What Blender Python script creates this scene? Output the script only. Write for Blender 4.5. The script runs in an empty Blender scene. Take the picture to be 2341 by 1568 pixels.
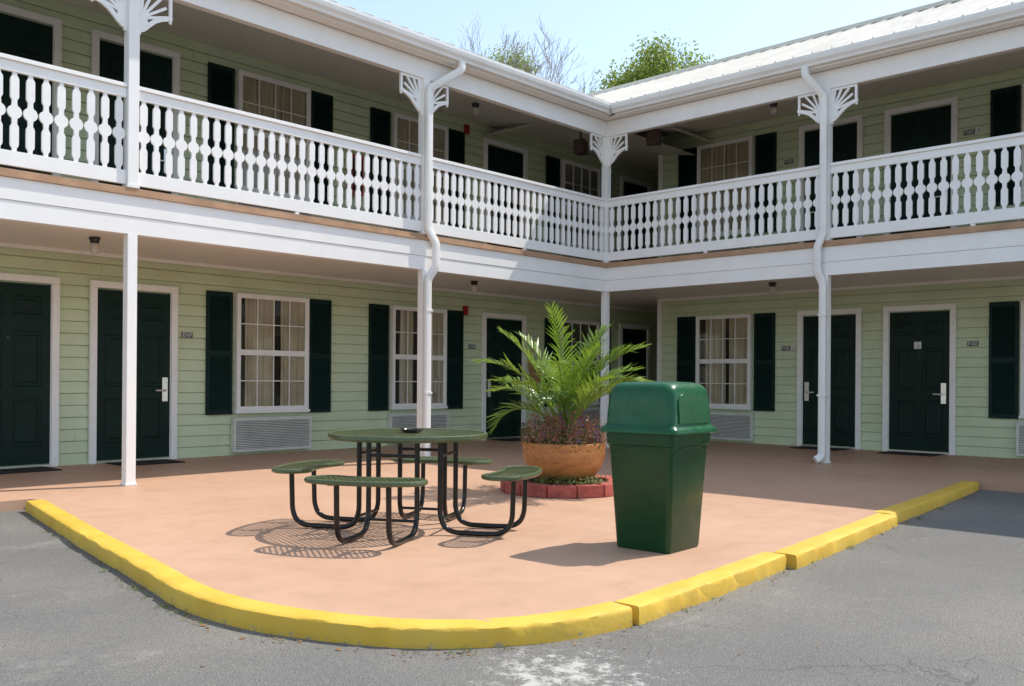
import bpy, bmesh, math, random
from mathutils import Vector, Matrix
random.seed(7)
scene=bpy.context.scene
COL=scene.collection
R=math.radians
# ---------------------------------------------------------------- materials
def mk(name):
    m=bpy.data.materials.new(name); m.use_nodes=True
    nt=m.node_tree; b=nt.nodes['Principled BSDF']
    return m,nt,b
def coords(nt,scale=(1,1,1),kind='Object'):
    tc=nt.nodes.new('ShaderNodeTexCoord'); mp=nt.nodes.new('ShaderNodeMapping')
    mp.inputs['Scale'].default_value=scale
    nt.links.new(tc.outputs[kind],mp.inputs['Vector']); return mp.outputs['Vector']
def noise(nt,vec,scale,detail=6,rough=.6):
    n=nt.nodes.new('ShaderNodeTexNoise'); n.inputs['Scale'].default_value=scale
    n.inputs['Detail'].default_value=detail; n.inputs['Roughness'].default_value=rough
    nt.links.new(vec,n.inputs['Vector']); return n.outputs['Fac']
def ramp(nt,fac,stops):
    r=nt.nodes.new('ShaderNodeValToRGB'); e=r.color_ramp.elements
    while len(e)<len(stops): e.new(.5)
    for k,(p,c) in enumerate(stops):
        e[k].position=p; e[k].color=(c[0],c[1],c[2],1) if not isinstance(c,(int,float)) else (c,c,c,1)
    nt.links.new(fac,r.inputs['Fac']); return r.outputs['Color']
def mix(nt,fac,a,b,mode='MIX'):
    n=nt.nodes.new('ShaderNodeMix'); n.data_type='RGBA'; n.blend_type=mode
    for s,v in ((n.inputs[0],fac),(n.inputs[6],a),(n.inputs[7],b)):
        if isinstance(v,(int,float)): s.default_value=v
        elif isinstance(v,tuple): s.default_value=(v[0],v[1],v[2],1)
        else: nt.links.new(v,s)
    return n.outputs[2]
def math_(nt,op,a,b=None):
    n=nt.nodes.new('ShaderNodeMath'); n.operation=op
    for s,v in zip(n.inputs,(a,b)):
        if v is None: continue
        if isinstance(v,(int,float)): s.default_value=v
        else: nt.links.new(v,s)
    return n.outputs[0]
def bump(nt,b,h,strength=.3,dist=.01):
    n=nt.nodes.new('ShaderNodeBump'); n.inputs['Strength'].default_value=strength
    n.inputs['Distance'].default_value=dist
    nt.links.new(h,n.inputs['Height']); nt.links.new(n.outputs[0],b.inputs['Normal'])
def simple(name,c1,c2=None,rough=.5,scale=3,metal=0,bmp=.0,bscale=60,spec=.5,rvar=0):
    m,nt,b=mk(name); v=coords(nt)
    c2=c2 or tuple(x*.82 for x in c1)
    f=noise(nt,v,scale)
    col=ramp(nt,f,[(.3,c2),(.68,c1)])
    nt.links.new(col,b.inputs['Base Color'])
    b.inputs['Roughness'].default_value=rough; b.inputs['Metallic'].default_value=metal
    b.inputs['Specular IOR Level'].default_value=spec
    if bmp: bump(nt,b,noise(nt,v,bscale),bmp,.004)
    return m
M={}
M['white']=simple('white_paint',(.92,.90,.87),(.86,.84,.81),.45,2.5,bmp=.08,bscale=25)
M['gutter']=simple('white_gutter_paint',(.90,.88,.84),(.78,.76,.72),.35,1.2)
M['trim']=simple('white_trim_paint',(.91,.90,.87),(.84,.83,.80),.4,5)
M['tan']=simple('tan_deck_edge',(.52,.32,.19),(.36,.21,.12),.7,3,bmp=.3)
M['doorgreen']=simple('dark_green_door_paint',(.005,.024,.017),(.003,.015,.011),.45,2,bmp=.1,bscale=90,spec=.18)
M['shutter']=simple('dark_green_shutter_plastic',(.006,.026,.022),(.004,.019,.016),.5,4,spec=.2)
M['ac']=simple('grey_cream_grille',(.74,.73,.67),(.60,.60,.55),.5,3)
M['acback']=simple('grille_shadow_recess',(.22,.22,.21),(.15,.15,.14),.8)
M['metal']=simple('brushed_nickel',(.72,.72,.70),(.6,.6,.58),.28,10,metal=1)
M['dark']=simple('dark_interior',(.012,.012,.012),(.008,.008,.008),.9)
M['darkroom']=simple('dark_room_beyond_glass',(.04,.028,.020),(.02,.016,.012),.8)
M['mat']=simple('black_rubber_mat',(.018,.018,.018),(.01,.01,.01),.85,20,bmp=.4)
M['blacktube']=simple('black_coated_steel',(.008,.008,.009),(.014,.013,.012),.24,12,bmp=.05,spec=.4)
M['tablegreen']=simple('olive_green_coated_mesh',(.085,.11,.045),(.055,.078,.03),.32,9)
M['red']=simple('red_enamel',(.45,.02,.015),(.3,.012,.01),.35)
M['brown']=simple('brown_speaker',(.07,.045,.035),(.05,.03,.025),.6)
M['signblack']=simple('black_sign_plate',(.02,.02,.02),(.015,.015,.015),.4)
M['signwhite']=simple('white_sign_lettering',(.75,.75,.72),(.7,.7,.68),.5)
M['ash']=simple('black_ashtray_plastic',(.012,.012,.012),(.02,.02,.02),.3)
M['bark']=simple('grey_bark',(.20,.17,.14),(.11,.09,.075),.9,6,bmp=.5,bscale=20)
M['twig']=simple('pale_twig_bark',(.36,.32,.27),(.27,.23,.19),.9,6)
def terracotta():
    m,nt,b=mk('terracotta_glaze'); v=coords(nt,(1,1,2.2))
    c=ramp(nt,noise(nt,v,4,8,.7),[(.28,(.15,.065,.022)),(.42,(.42,.17,.05)),(.62,(.55,.25,.075)),(.8,(.62,.33,.12))])
    nt.links.new(c,b.inputs['Base Color']); b.inputs['Roughness'].default_value=.5
    bump(nt,b,noise(nt,v,18),.5,.01); return m
M['terra']=terracotta()
def redbrick():
    m,nt,b=mk('red_painted_block'); v=coords(nt)
    c=ramp(nt,noise(nt,v,7,8,.7),[(.3,(.24,.055,.04)),(.55,(.45,.10,.075)),(.8,(.52,.19,.14))])
    nt.links.new(c,b.inputs['Base Color']); b.inputs['Roughness'].default_value=.8
    bump(nt,b,noise(nt,v,40),.7,.01); return m
M['redblock']=redbrick()
M['soil']=simple('potting_soil',(.05,.032,.02),(.025,.016,.01),.95,20,bmp=.8)
def siding():
    m,nt,b=mk('sage_green_siding'); v=coords(nt,(.35,.35,3))
    c=ramp(nt,noise(nt,v,2.2,6,.6),[(.3,(.595,.685,.455)),(.7,(.665,.755,.515))])
    tc=nt.nodes.new('ShaderNodeTexCoord'); g=noise(nt,tc.outputs['Object'],1.3,5,.6)
    d=ramp(nt,g,[(.35,(.91,.90,.88)),(.6,(1,1,1))])
    c=mix(nt,1.0,c,d,'MULTIPLY')
    nt.links.new(c,b.inputs['Base Color']); b.inputs['Roughness'].default_value=.55
    bump(nt,b,noise(nt,coords(nt,(2,2,30)),6),.12,.005); return m
M['siding']=siding()
def bead(name,axis,pitch=.1):
    m,nt,b=mk(name); tc=nt.nodes.new('ShaderNodeTexCoord'); s=nt.nodes.new('ShaderNodeSeparateXYZ')
    nt.links.new(tc.outputs['Object'],s.inputs[0])
    f=math_(nt,'FRACT',math_(nt,'DIVIDE',s.outputs[axis],pitch))
    g=ramp(nt,f,[(0,0.),(.07,0.),(.13,1.),(1,1.)])
    base=ramp(nt,noise(nt,tc.outputs['Object'],1.5),[(.3,(.87,.83,.76)),(.7,(.92,.88,.82))])
    c=mix(nt,g,(.50,.46,.40),base)
    nt.links.new(c,b.inputs['Base Color']); b.inputs['Roughness'].default_value=.5
    bump(nt,b,g,.6,.006); return m
M['beadL']=bead('beaded_soffit_vinyl_a',1)
M['beadR']=bead('beaded_soffit_vinyl_b',0)
M['beadX']=bead('beaded_eave_vinyl_a',0,.05)
M['beadY']=bead('beaded_eave_vinyl_b',1,.05)
def roofm():
    m,nt,b=mk('white_metal_roof'); v=coords(nt)
    c=ramp(nt,noise(nt,v,1.5),[(.3,(.55,.52,.45)),(.7,(.68,.65,.58))])
    nt.links.new(c,b.inputs['Base Color']); b.inputs['Roughness'].default_value=.5; return m
M['roof']=roofm()
def patio():
    m,nt,b=mk('salmon_painted_concrete'); v=coords(nt)
    c=ramp(nt,noise(nt,v,.55,5,.55),[(.3,(.475,.288,.188)),(.7,(.53,.332,.222))])
    f=ramp(nt,noise(nt,v,5,9,.75),[(.25,(.90,.89,.88)),(.5,(1,1,1)),(.8,(1.04,1.03,1.02))])
    c=mix(nt,1.,c,f,'MULTIPLY')
    st=ramp(nt,noise(nt,v,1.6,10,.8),[(.63,0.),(.78,.32)])
    c=mix(nt,st,c,(.36,.22,.15))
    spots=ramp(nt,noise(nt,v,26,3,.5),[(.70,0.),(.75,.45)])
    c=mix(nt,spots,c,(.25,.15,.10))
    nt.links.new(c,b.inputs['Base Color'])
    r=ramp(nt,noise(nt,v,2.5,6),[(.3,.45),(.7,.68)]); nt.links.new(r,b.inputs['Roughness'])
    b.inputs['Specular IOR Level'].default_value=.3
    bump(nt,b,noise(nt,v,90,4),.2,.003); return m
M['patio']=patio()
def asphalt():
    m,nt,b=mk('weathered_asphalt'); v=coords(nt)
    fine=noise(nt,v,110,4,.8)
    agg=ramp(nt,fine,[(.34,(.068,.065,.060)),(.5,(.145,.138,.127)),(.66,(.31,.295,.27))])
    big=ramp(nt,noise(nt,v,.45,7,.6),[(.36,(.88,.88,.88)),(.5,(1,1,1)),(.64,(1.22,1.19,1.13))])
    c=mix(nt,1.,agg,big,'MULTIPLY')
    pa=ramp(nt,noise(nt,coords(nt,(1,1.6,1)),.8,12,.85),[(.57,0.),(.72,.55)])
    c=mix(nt,pa,c,(.38,.355,.31))
    mid=ramp(nt,noise(nt,v,28,8,.85),[(.32,(.74,.74,.74)),(.6,(1.08,1.08,1.07))])
    c=mix(nt,1.,c,mid,'MULTIPLY')
    # worn whitish patch near the bend of the kerb
    tc=nt.nodes.new('ShaderNodeTexCoord'); d=nt.nodes.new('ShaderNodeVectorMath'); d.operation='DISTANCE'; nt.links.new(tc.outputs['Object'],d.inputs[0]); d.inputs[1].default_value=(10.15,7.55,GZ_)
    fall=ramp(nt,d.outputs['Value'],[(.1,.16),(.75,0.)])
    wp=ramp(nt,math_(nt,'ADD',noise(nt,v,9,10,.85),fall),[(.62,0.),(.70,.8)])
    wp=math_(nt,'MULTIPLY',wp,ramp(nt,d.outputs['Value'],[(.35,1.),(.8,0.)]))
    c=mix(nt,wp,c,(.52,.50,.46))
    wv=nt.nodes.new('ShaderNodeMix'); wv.data_type='RGBA'; wv.blend_type='LINEAR_LIGHT'; wv.inputs[0].default_value=.22
    nn=nt.nodes.new('ShaderNodeTexNoise'); nn.inputs['Scale'].default_value=2.2; nn.inputs['Detail'].default_value=6
    nt.links.new(v,nn.inputs['Vector']); nt.links.new(v,wv.inputs[6]); nt.links.new(nn.outputs['Color'],wv.inputs[7])
    vo=nt.nodes.new('ShaderNodeTexVoronoi'); vo.feature='DISTANCE_TO_EDGE'; vo.inputs['Scale'].default_value=1.5
    nt.links.new(wv.outputs[2],vo.inputs['Vector'])
    cr=ramp(nt,vo.outputs['Distance'],[(.0,.7),(.003,.4),(.007,0.)])
    msk=ramp(nt,noise(nt,v,.6,3),[(.48,0.),(.58,1.)])
    cr=math_(nt,'MULTIPLY',cr,msk)
    c=mix(nt,cr,c,(.06,.058,.055))
    nt.links.new(c,b.inputs['Base Color']); b.inputs['Roughness'].default_value=.85
    h=math_(nt,'SUBTRACT',fine,cr); bump(nt,b,h,.6,.007); return m
GZ_=-.10
M['asphalt']=asphalt()
def yellow():
    m,nt,b=mk('worn_yellow_kerb_paint'); v=coords(nt)
    c=ramp(nt,noise(nt,v,3,6,.6),[(.3,(.60,.355,.028)),(.7,(.74,.485,.06))])
    c=mix(nt,ramp(nt,noise(nt,v,6,9,.8),[(.47,0.),(.72,.42)]),c,(.36,.25,.08))
    tc=nt.nodes.new('ShaderNodeTexCoord'); s=nt.nodes.new('ShaderNodeSeparateXYZ'); nt.links.new(tc.outputs['Object'],s.inputs[0])
    low=ramp(nt,math_(nt,'MULTIPLY',s.outputs[2],-10.),[(.4,0.),(1.,.12)])
    w=math_(nt,'ADD',noise(nt,v,20,10,.8),low)
    wear=ramp(nt,w,[(.63,0.),(.69,.85)])
    c=mix(nt,wear,c,ramp(nt,noise(nt,v,60),[(.3,(.17,.15,.12)),(.7,(.40,.36,.29))]))
    nt.links.new(c,b.inputs['Base Color']); b.inputs['Roughness'].default_value=.7
    bump(nt,b,noise(nt,v,30,8),.35,.008); return m
M['yellow']=yellow()
def canmat(name,c1,c2,rough):
    m,nt,b=mk(name); v=coords(nt)
    c=ramp(nt,noise(nt,v,4,6,.6),[(.3,c2),(.7,c1)])
    s=ramp(nt,noise(nt,coords(nt,(1,1,.35)),30,9,.85),[(.66,0.),(.71,.7)])
    c=mix(nt,s,c,(.20,.29,.21))
    nt.links.new(c,b.inputs['Base Color']); 
    nt.links.new(ramp(nt,noise(nt,v,9),[(.3,rough-.08),(.7,rough+.14)]),b.inputs['Roughness'])
    b.inputs['Specular IOR Level'].default_value=.4
    bump(nt,b,noise(nt,v,120),.1,.002); return m
M['canbody']=canmat('dark_green_bin_plastic',(.003,.052,.015),(.002,.037,.011),.30)
M['canlid']=canmat('green_lid_plastic',(.003,.095,.030),(.002,.066,.021),.27)
def glassm():
    m=bpy.data.materials.new('window_glass'); m.use_nodes=True; nt=m.node_tree; nt.nodes.clear()
    o=nt.nodes.new('ShaderNodeOutputMaterial'); mx=nt.nodes.new('ShaderNodeMixShader')
    t=nt.nodes.new('ShaderNodeBsdfTransparent'); g=nt.nodes.new('ShaderNodeBsdfGlossy'); g.inputs['Roughness'].default_value=.02
    t.inputs[0].default_value=(.84,.85,.82,1)
    f=nt.nodes.new('ShaderNodeFresnel'); f.inputs['IOR'].default_value=1.42
    nt.links.new(f.outputs[0],mx.inputs[0]); nt.links.new(t.outputs[0],mx.inputs[1]); nt.links.new(g.outputs[0],mx.inputs[2]); nt.links.new(mx.outputs[0],o.inputs[0]); return m
M['glass']=glassm()
M['curtain']=simple('cream_curtain_fabric',(.64,.56,.42),(.46,.39,.28),.9,2)
def leafm(name,c1,c2,tr=.25,rough=.45):
    m,nt,b=mk(name); v=coords(nt)
    c=ramp(nt,noise(nt,v,6,3),[(.3,c2),(.7,c1)]); nt.links.new(c,b.inputs['Base Color']); b.inputs['Roughness'].default_value=rough
    t=nt.nodes.new('ShaderNodeBsdfTranslucent'); nt.links.new(c,t.inputs[0])
    mx=nt.nodes.new('ShaderNodeMixShader'); mx.inputs[0].default_value=tr
    o=nt.nodes['Material Output']; nt.links.new(b.outputs[0],mx.inputs[1]); nt.links.new(t.outputs[0],mx.inputs[2]); nt.links.new(mx.outputs[0],o.inputs[0]); return m
M['palm']=leafm('palm_leaf',(.24,.36,.04),(.12,.22,.022),.33,.4)
M['palmdark']=leafm('palm_leaf_dark',(.08,.17,.025),(.04,.10,.015),.3,.4)
M['leafgreen']=leafm('bedding_leaf_green',(.14,.22,.05),(.08,.13,.03))
M['leafred']=leafm('bedding_leaf_bronze',(.28,.12,.08),(.18,.075,.05))
M['flowerp']=leafm('purple_flower',(.24,.15,.52),(.18,.11,.42))
M['flowerr']=leafm('pink_flower',(.50,.24,.22),(.42,.16,.15))
M['dryred']=leafm('dry_red_stem',(.50,.29,.20),(.38,.20,.14))
M['tree1']=leafm('tree_leaf_olive',(.26,.34,.06),(.14,.21,.035),.45,.6)
M['tree2']=leafm('tree_leaf_lime',(.42,.50,.11),(.28,.36,.07),.45,.6)
M['litter']=leafm('dry_leaf',(.30,.17,.06),(.2,.1,.04),.1,.8)
M['weed']=leafm('weed_blade',(.14,.20,.04),(.20,.18,.06),.3,.7)
M['lampglass']=simple('frosted_jar_glass',(.60,.58,.53),(.5,.48,.45),.15)

# ---------------------------------------------------------------- mesh builder
class MB:
    def __init__(s): s.v=[]; s.f=[]; s.mi=[]
    def add(s,vs,fs,mi=0):
        o=len(s.v); s.v+= [tuple(x) for x in vs]; s.f+=[tuple(i+o for i in f) for f in fs]; s.mi+=[mi]*len(fs)
    def box(s,x0,x1,y0,y1,z0,z1,mi=0):
        s.add([(x0,y0,z0),(x1,y0,z0),(x1,y1,z0),(x0,y1,z0),(x0,y0,z1),(x1,y0,z1),(x1,y1,z1),(x0,y1,z1)],
              [(0,3,2,1),(4,5,6,7),(0,1,5,4),(1,2,6,5),(2,3,7,6),(3,0,4,7)],mi)
    def frustum(s,x0,x1,z0,z1,y0,y1,ins,mi=0):
        s.add([(x0,y0,z0),(x1,y0,z0),(x1,y0,z1),(x0,y0,z1),(x0+ins,y1,z0+ins),(x1-ins,y1,z0+ins),(x1-ins,y1,z1-ins),(x0+ins,y1,z1-ins)],
              [(0,1,2,3),(7,6,5,4),(0,4,5,1),(1,5,6,2),(2,6,7,3),(3,7,4,0)],mi)
    def tube(s,path,r,n=8,mi=0,ref=None,cap=True,rot=0,sx=1,sy=1,sq=False):
        P=[Vector(p) for p in path]; k=len(P); rs=r if isinstance(r,(list,tuple)) else [r]*k
        rings=[]; prev=None
        for i in range(k):
            t=(P[min(i+1,k-1)]-P[max(i-1,0)]); 
            if t.length<1e-9: t=Vector((0,0,1))
            t.normalize()
            if ref is not None: u=Vector(ref)
            elif prev is not None: u=prev
            else: u=Vector((0,0,1)) if abs(t.z)<.9 else Vector((1,0,0))
            u=u-t*u.dot(t)
            if u.length<1e-6: u=Vector((0,1,0))-t*t.y
            u.normalize(); prev=u; w=t.cross(u)
            ring=[]
            for j in range(n):
                c_,s_=math.cos(rot+2*math.pi*j/n),math.sin(rot+2*math.pi*j/n)
                if sq: c_=math.copysign(abs(c_)**.35,c_); s_=math.copysign(abs(s_)**.35,s_)
                ring.append(P[i]+(u*c_*sx+w*s_*sy)*rs[i])
            rings.append(ring)
        vs=[v for g in rings for v in g]; fs=[]
        for i in range(k-1):
            for j in range(n):
                a=i*n+j; b=i*n+(j+1)%n; fs.append((a,b,b+n,a+n))
        if cap: fs.append(tuple(range(n-1,-1,-1))); fs.append(tuple((k-1)*n+j for j in range(n)))
        s.add(vs,fs,mi)
    def lathe(s,prof,n=32,c=(0,0,0),mi=0):
        vs=[];fs=[]
        for r,z in prof:
            for j in range(n):
                a=2*math.pi*j/n; vs.append((c[0]+r*math.cos(a),c[1]+r*math.sin(a),c[2]+z))
        for i in range(len(prof)-1):
            for j in range(n):
                a=i*n+j; b=i*n+(j+1)%n; fs.append((a,b,b+n,a+n))
        s.add(vs,fs,mi)
    def prism(s,poly,z0,z1,mi=0):
        n=len(poly); vs=[(x,y,z0) for x,y in poly]+[(x,y,z1) for x,y in poly]
        fs=[tuple(range(n-1,-1,-1)),tuple(range(n,2*n))]+[(i,(i+1)%n,(i+1)%n+n,i+n) for i in range(n)]
        s.add(vs,fs,mi)
    def prismY(s,poly,y0,y1,mi=0):
        n=len(poly); vs=[(x,y0,z) for x,z in poly]+[(x,y1,z) for x,z in poly]
        fs=[tuple(range(n-1,-1,-1)),tuple(range(n,2*n))]+[(i,(i+1)%n,(i+1)%n+n,i+n) for i in range(n)]
        s.add(vs,fs,mi)
    def mesh(s,name,mats,smooth=False,bevel=0,recalc=True):
        me=bpy.data.meshes.new(name); me.from_pydata(s.v,[],s.f)
        for m in (mats if isinstance(mats,(list,tuple)) else [mats]): me.materials.append(M[m] if isinstance(m,str) else m)
        for p,i in zip(me.polygons,s.mi): p.material_index=i; p.use_smooth=smooth
        if recalc or bevel:
            bm=bmesh.new(); bm.from_mesh(me)
            if recalc: bmesh.ops.recalc_face_normals(bm,faces=bm.faces)
            if bevel: bmesh.ops.bevel(bm,geom=[e for e in bm.edges if len(e.link_faces)==2 and e.calc_face_angle(0)>.6],offset=bevel,segments=2,affect='EDGES',clamp_overlap=True)
            bm.to_mesh(me); bm.free()
        me.update(); return me
def obj(name,me,parent=None,loc=(0,0,0),rz=0,label=None,category=None,group=None,kind=None):
    o=bpy.data.objects.new(name,me); COL.objects.link(o); o.location=loc; o.rotation_euler=(0,0,rz)
    if parent is not None: o.parent=parent
    if label: o['label']=label
    if category: o['category']=category
    if group: o['group']=group
    if kind: o['kind']=kind
    return o
def sm(me,ang=40):
    for p in me.polygons: p.use_smooth=True
    try: me.set_sharp_from_angle(angle=R(ang))
    except Exception: pass
    return me

QW=-2.92; PW=-3.205; GZ=-.10
SP=(.69,-.23)   # shadow offset per unit height
PL=13.05; QR=12.36
# ---------------------------------------------------------------- ground
b=MB(); b.add([(-300,-300,GZ),(300,-300,GZ),(300,300,GZ),(-300,300,GZ)],[(0,1,2,3)])
obj('asphalt_ground',b.mesh('asphalt_ground','asphalt'),kind='structure',label='weathered grey asphalt parking lot with cracks and pale patches',category='ground')
inner=[(9.80,.60),(10.11,2.35),(10.37,3.88),(10.53,4.93),(10.57,5.45),(10.53,5.98),(10.40,6.42),(10.17,6.76),(9.88,6.98),(9.5,7.10),(9.18,7.14),(8.32,7.10),(7.25,7.02),(4.73,6.78),(.97,6.42)]
plat=[(-11,-11),(-11,-2),(-3.3,-2),(-3.3,QR+2),(1.02,QR+2),(1.0,6.42)]+[(x+.04*(1 if i<8 else 0),y+.03*(0 if i<5 else 1)) for i,(x,y) in list(enumerate(inner))[::-1][1:]]+[(9.9,.45),(PL+3,.42),(PL+3,-11)]
b=MB(); b.prism(plat,-.2,0)
obj('patio_floor',b.mesh('patio_floor','patio'),kind='structure',label='salmon painted concrete patio and walkway slab',category='floor')
# ---------------------------------------------------------------- kerbs
def kerb(pts,width,seed,z0=-.13,z1=.004,label=''):
    rnd=random.Random(seed)
    P=[Vector((x,y,0)) for x,y in pts]
    Q=[P[0]]
    for a,c in zip(P,P[1:]):
        n=max(1,int((c-a).length/.05))
        for i in range(1,n+1): Q.append(a.lerp(c,i/n))
    for _ in range(10): Q=[Q[0]]+[(Q[i-1]+Q[i]*2+Q[i+1])/4 for i in range(1,len(Q)-1)]+[Q[-1]]
    prof=[(-1,0),(-1,.55),(-.97,.96),(-.92,1),(-.3,1.0),(.3,1.0),(.84,.99),(.95,.94),(1,.82),(1.02,.4),(1.03,0)]
    vs=[];n=len(prof);k=len(Q)
    for i,c in enumerate(Q):
        t=(Q[min(i+1,k-1)]-Q[max(i-1,0)]).normalized(); nr=Vector((-t.y,t.x,0))
        if nr.dot(Vector((c.x-5,c.y-2.5,0)))<0: nr=-nr
        wob=.004*math.sin(i*.13+seed)+.003*math.sin(i*.41+seed*2)
        bite=-abs(rnd.gauss(0,.014)) if rnd.random()<.12 else 0
        for j,(u,v) in enumerate(prof):
            chip=rnd.gauss(0,.0013)+(bite if j in(6,7,8) else 0)
            q=c+nr*(u*width/2+chip+wob); vs.append((q.x,q.y,z0+(z1-z0)*v+(wob*.4 if v>.5 else 0)+(rnd.gauss(0,.0008) if v>.5 else 0)+(bite*.6 if j in(6,7) else 0)))
    fs=[]
    for i in range(k-1):
        for j in range(n-1):
            a=i*n+j; fs.append((a,a+1,a+1+n,a+n))
    fs.append(tuple(range(n))); fs.append(tuple((k-1)*n+j for j in range(n-1,-1,-1)))
    b=MB(); b.add(vs,fs)
    return obj('kerb_block',sm(b.mesh('kerb_block','yellow'),35),label=label,category='kerb',group='yellow kerb blocks round the patio')
kerb([(9.90,.62),(10.27,2.7),(10.51,4.2),(10.65,5.0),(10.69,5.42),(10.66,5.75),(10.58,6.1),(10.40,6.52),(10.24,6.76),(10.01,6.955),(9.73,7.10),(9.47,7.165),(9.24,7.19)],.17,1,label='long worn yellow kerb curving round the patio corner')
kerb([(9.21,7.205),(8.3,7.16),(7.25,7.07)],.17,4,label='yellow concrete kerb block beside a cracked joint')
kerb([(7.21,7.125),(5.9,7.0),(4.70,6.88)],.18,5,label='yellow concrete kerb block chipped along its edge')
kerb([(4.66,6.82),(2.8,6.68),(1.1,6.51)],.185,6,label='yellow kerb block lying in the roof shade')
o=kerb([(2.05,7.42),(2.1,9.1)],.18,7,z0=-.13,z1=.02,label='yellow concrete parking stop on the asphalt'); o.name='parking_stop'; o['category']='parking stop'; del o['group']

# ---------------------------------------------------------------- building
B=bpy.data.objects.new('motel_building',None); COL.objects.link(B)
B['label']='two-storey pale green sided motel with white galleries and metal roof'; B['category']='building'
def part(name,me,**k):
    return obj(name,me,parent=B,**k)
def sidingmesh(u0,u1,z0,z1,exp=.165,seed=1):
    b=MB(); z=z0; rnd=random.Random(seed)
    while z<z1-1e-4:
        zt=min(z+exp,z1)
        u=u0
        while u<u1-1e-3:
            e=min(u1,u+rnd.choice((2.4,3.66,3.66,3.0))) if u>u0 else min(u1,u0+rnd.uniform(.8,3.6))
            if u1-e<.4: e=u1
            g=.0030 if e<u1 else 0; y=rnd.gauss(0,.0012)
            vs=[(u,.020+y,z),(e-g,.020+y,z),(e-g,.006+y,zt-.013),(u,.006+y,zt-.013),(u,-.018,zt-.012),(e-g,-.018,zt-.012),(e-g,-.018,zt),(u,-.018,zt),(u,-.018,z),(e-g,-.018,z)]
            b.add(vs,[(0,1,2,3),(3,2,5,4),(4,5,6,7),(8,9,1,0),(1,9,5,2),(8,0,3,4)])
            u=e
        z=zt
    b.box(u0,u1,-.12,-.020,z0,z1)
    return b.mesh('wall','siding',recalc=False)
part('wall',sidingmesh(-9.4,PL,0.0,2.95,seed=1),loc=(0,QW,0))
part('wall',sidingmesh(-9.4,PL,3.36,6.42,seed=2),loc=(0,QW,0))
part('wall',sidingmesh(-QR,1.01,0.0,2.95,seed=3),loc=(PW,0,0),rz=R(-90))
part('wall',sidingmesh(-QR,1.01,3.36,6.42,seed=4),loc=(PW,0,0),rz=R(-90))
b=MB(); b.box(-9.4,PW-.13,-1.01,-.9,0,2.95); b.box(-9.4,PW-.13,-1.01,-.9,3.36,6.4); b.box(-9.5,-9.41,-2.9,-1.0,0,2.95); b.box(-9.5,-9.41,-2.9,-1.0,3.36,6.4)
b.box(-9.6,-9.5,-10,QR,0,6.05); b.box(-9.5,PL,-10.1,-10,0,6.05); b.box(PL-.1,PL,-10,QW-.13,0,6.4); b.box(-9.5,PW-.13,QR-.1,QR,0,6.4)  # rear and end walls out of view, added to block sun from behind
part('wall',b.mesh('wall','siding'),label='green walls of the shaded passage, and unseen rear walls added to block sun')
b=MB()
for z0,z1 in((0,2.93),(3.37,6.4)):
    b.box(PW,PW+.03,-1.03,-.95,z0,z1); b.box(PW-.2,PW+.03,-1.05,-1.032,z0,z1)
part('corner_board',b.mesh('corner_board','trim'))
b=MB(); b.tube([(PW-.25,-1.13,0),(PW-.25,-1.13,2.94)],.04,10); b.tube([(PW-.25,-1.13,3.37),(PW-.25,-1.13,6.3)],.04,10)
part('drain_pipe',sm(b.mesh('drain_pipe','trim')))
b=MB()
b.prism([(-9.4,QW+.02),(PL,QW+.02),(PL,-.11),(-.11,-.11),(-.11,QR),(PW+.02,QR),(PW+.02,-1.0),(-9.4,-1.0)],2.965,3.345)
part('gallery_floor',b.mesh('gallery_floor','tan'))
b=MB(); b.box(-9.4,PL,QW+.02,-.112,2.95,2.963); part('soffit',b.mesh('soffit','beadL'))
b=MB(); b.box(PW+.02,-.112,-.11,QR,2.95,2.963); part('soffit',b.mesh('soffit','beadR'))
b=MB(); b.box(-9.4,PL,QW+.022,QW+.05,2.90,2.949); part('crown_trim',b.mesh('crown_trim','trim'))
b=MB(); b.box(PW+.022,PW+.05,-1.0,QR,2.90,2.949); part('crown_trim',b.mesh('crown_trim','trim'))
b=MB(); b.box(.027,PL,-.11,.020,2.81,3.005); b.box(.027,PL,-.11,.028,3.010,3.238); b.box(.027,PL,-.105,.008,3.004,3.011)
part('gallery_beam',b.mesh('gallery_beam','white',bevel=.002))
b=MB(); b.box(-.11,.020,-.11,QR,2.81,3.005); b.box(-.11,.026,-.11,QR,3.010,3.238); b.box(-.105,.008,-.105,QR,3.004,3.011)
part('gallery_beam',b.mesh('gallery_beam','white',bevel=.002))
b=MB(); b.box(.062,PL,-.108,.055,3.240,3.262); b.box(.04,PL,-.108,.03,3.264,3.325); part('deck_edge',b.mesh('deck_edge','tan'))
b=MB(); b.box(-.108,.055,-.108,QR,3.240,3.262); b.box(-.108,.03,-.108,QR,3.264,3.325); part('deck_edge',b.mesh('deck_edge','tan'))
b=MB(); b.box(.012,PL,-.1,.01,5.60,5.88); part('roof_beam',b.mesh('roof_beam','white',bevel=.003))
b=MB(); b.box(-.1,.01,-.1,QR,5.60,5.88); part('roof_beam',b.mesh('roof_beam','white',bevel=.003))
b=MB(); b.box(.012,PL,.012,.19,5.885,5.90); part('eave_soffit',b.mesh('eave_soffit','beadX'))
b=MB(); b.box(.012,.19,.192,QR,5.885,5.90); part('eave_soffit',b.mesh('eave_soffit','beadY'))
b=MB(); b.add([(-9.4,QW,6.32),(PL,QW,6.32),(PL,-.1,5.87),(-9.4,-.1,5.87)],[(0,1,2,3)]); part('ceiling',b.mesh('ceiling','beadL',recalc=False))
b=MB(); b.add([(PW,-.1,6.325),(PW,QR,6.325),(-.1,QR,5.872),(-.1,-.1,5.872)],[(0,1,2,3)]); part('ceiling',b.mesh('ceiling','beadR',recalc=False))
TR=.43
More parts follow.
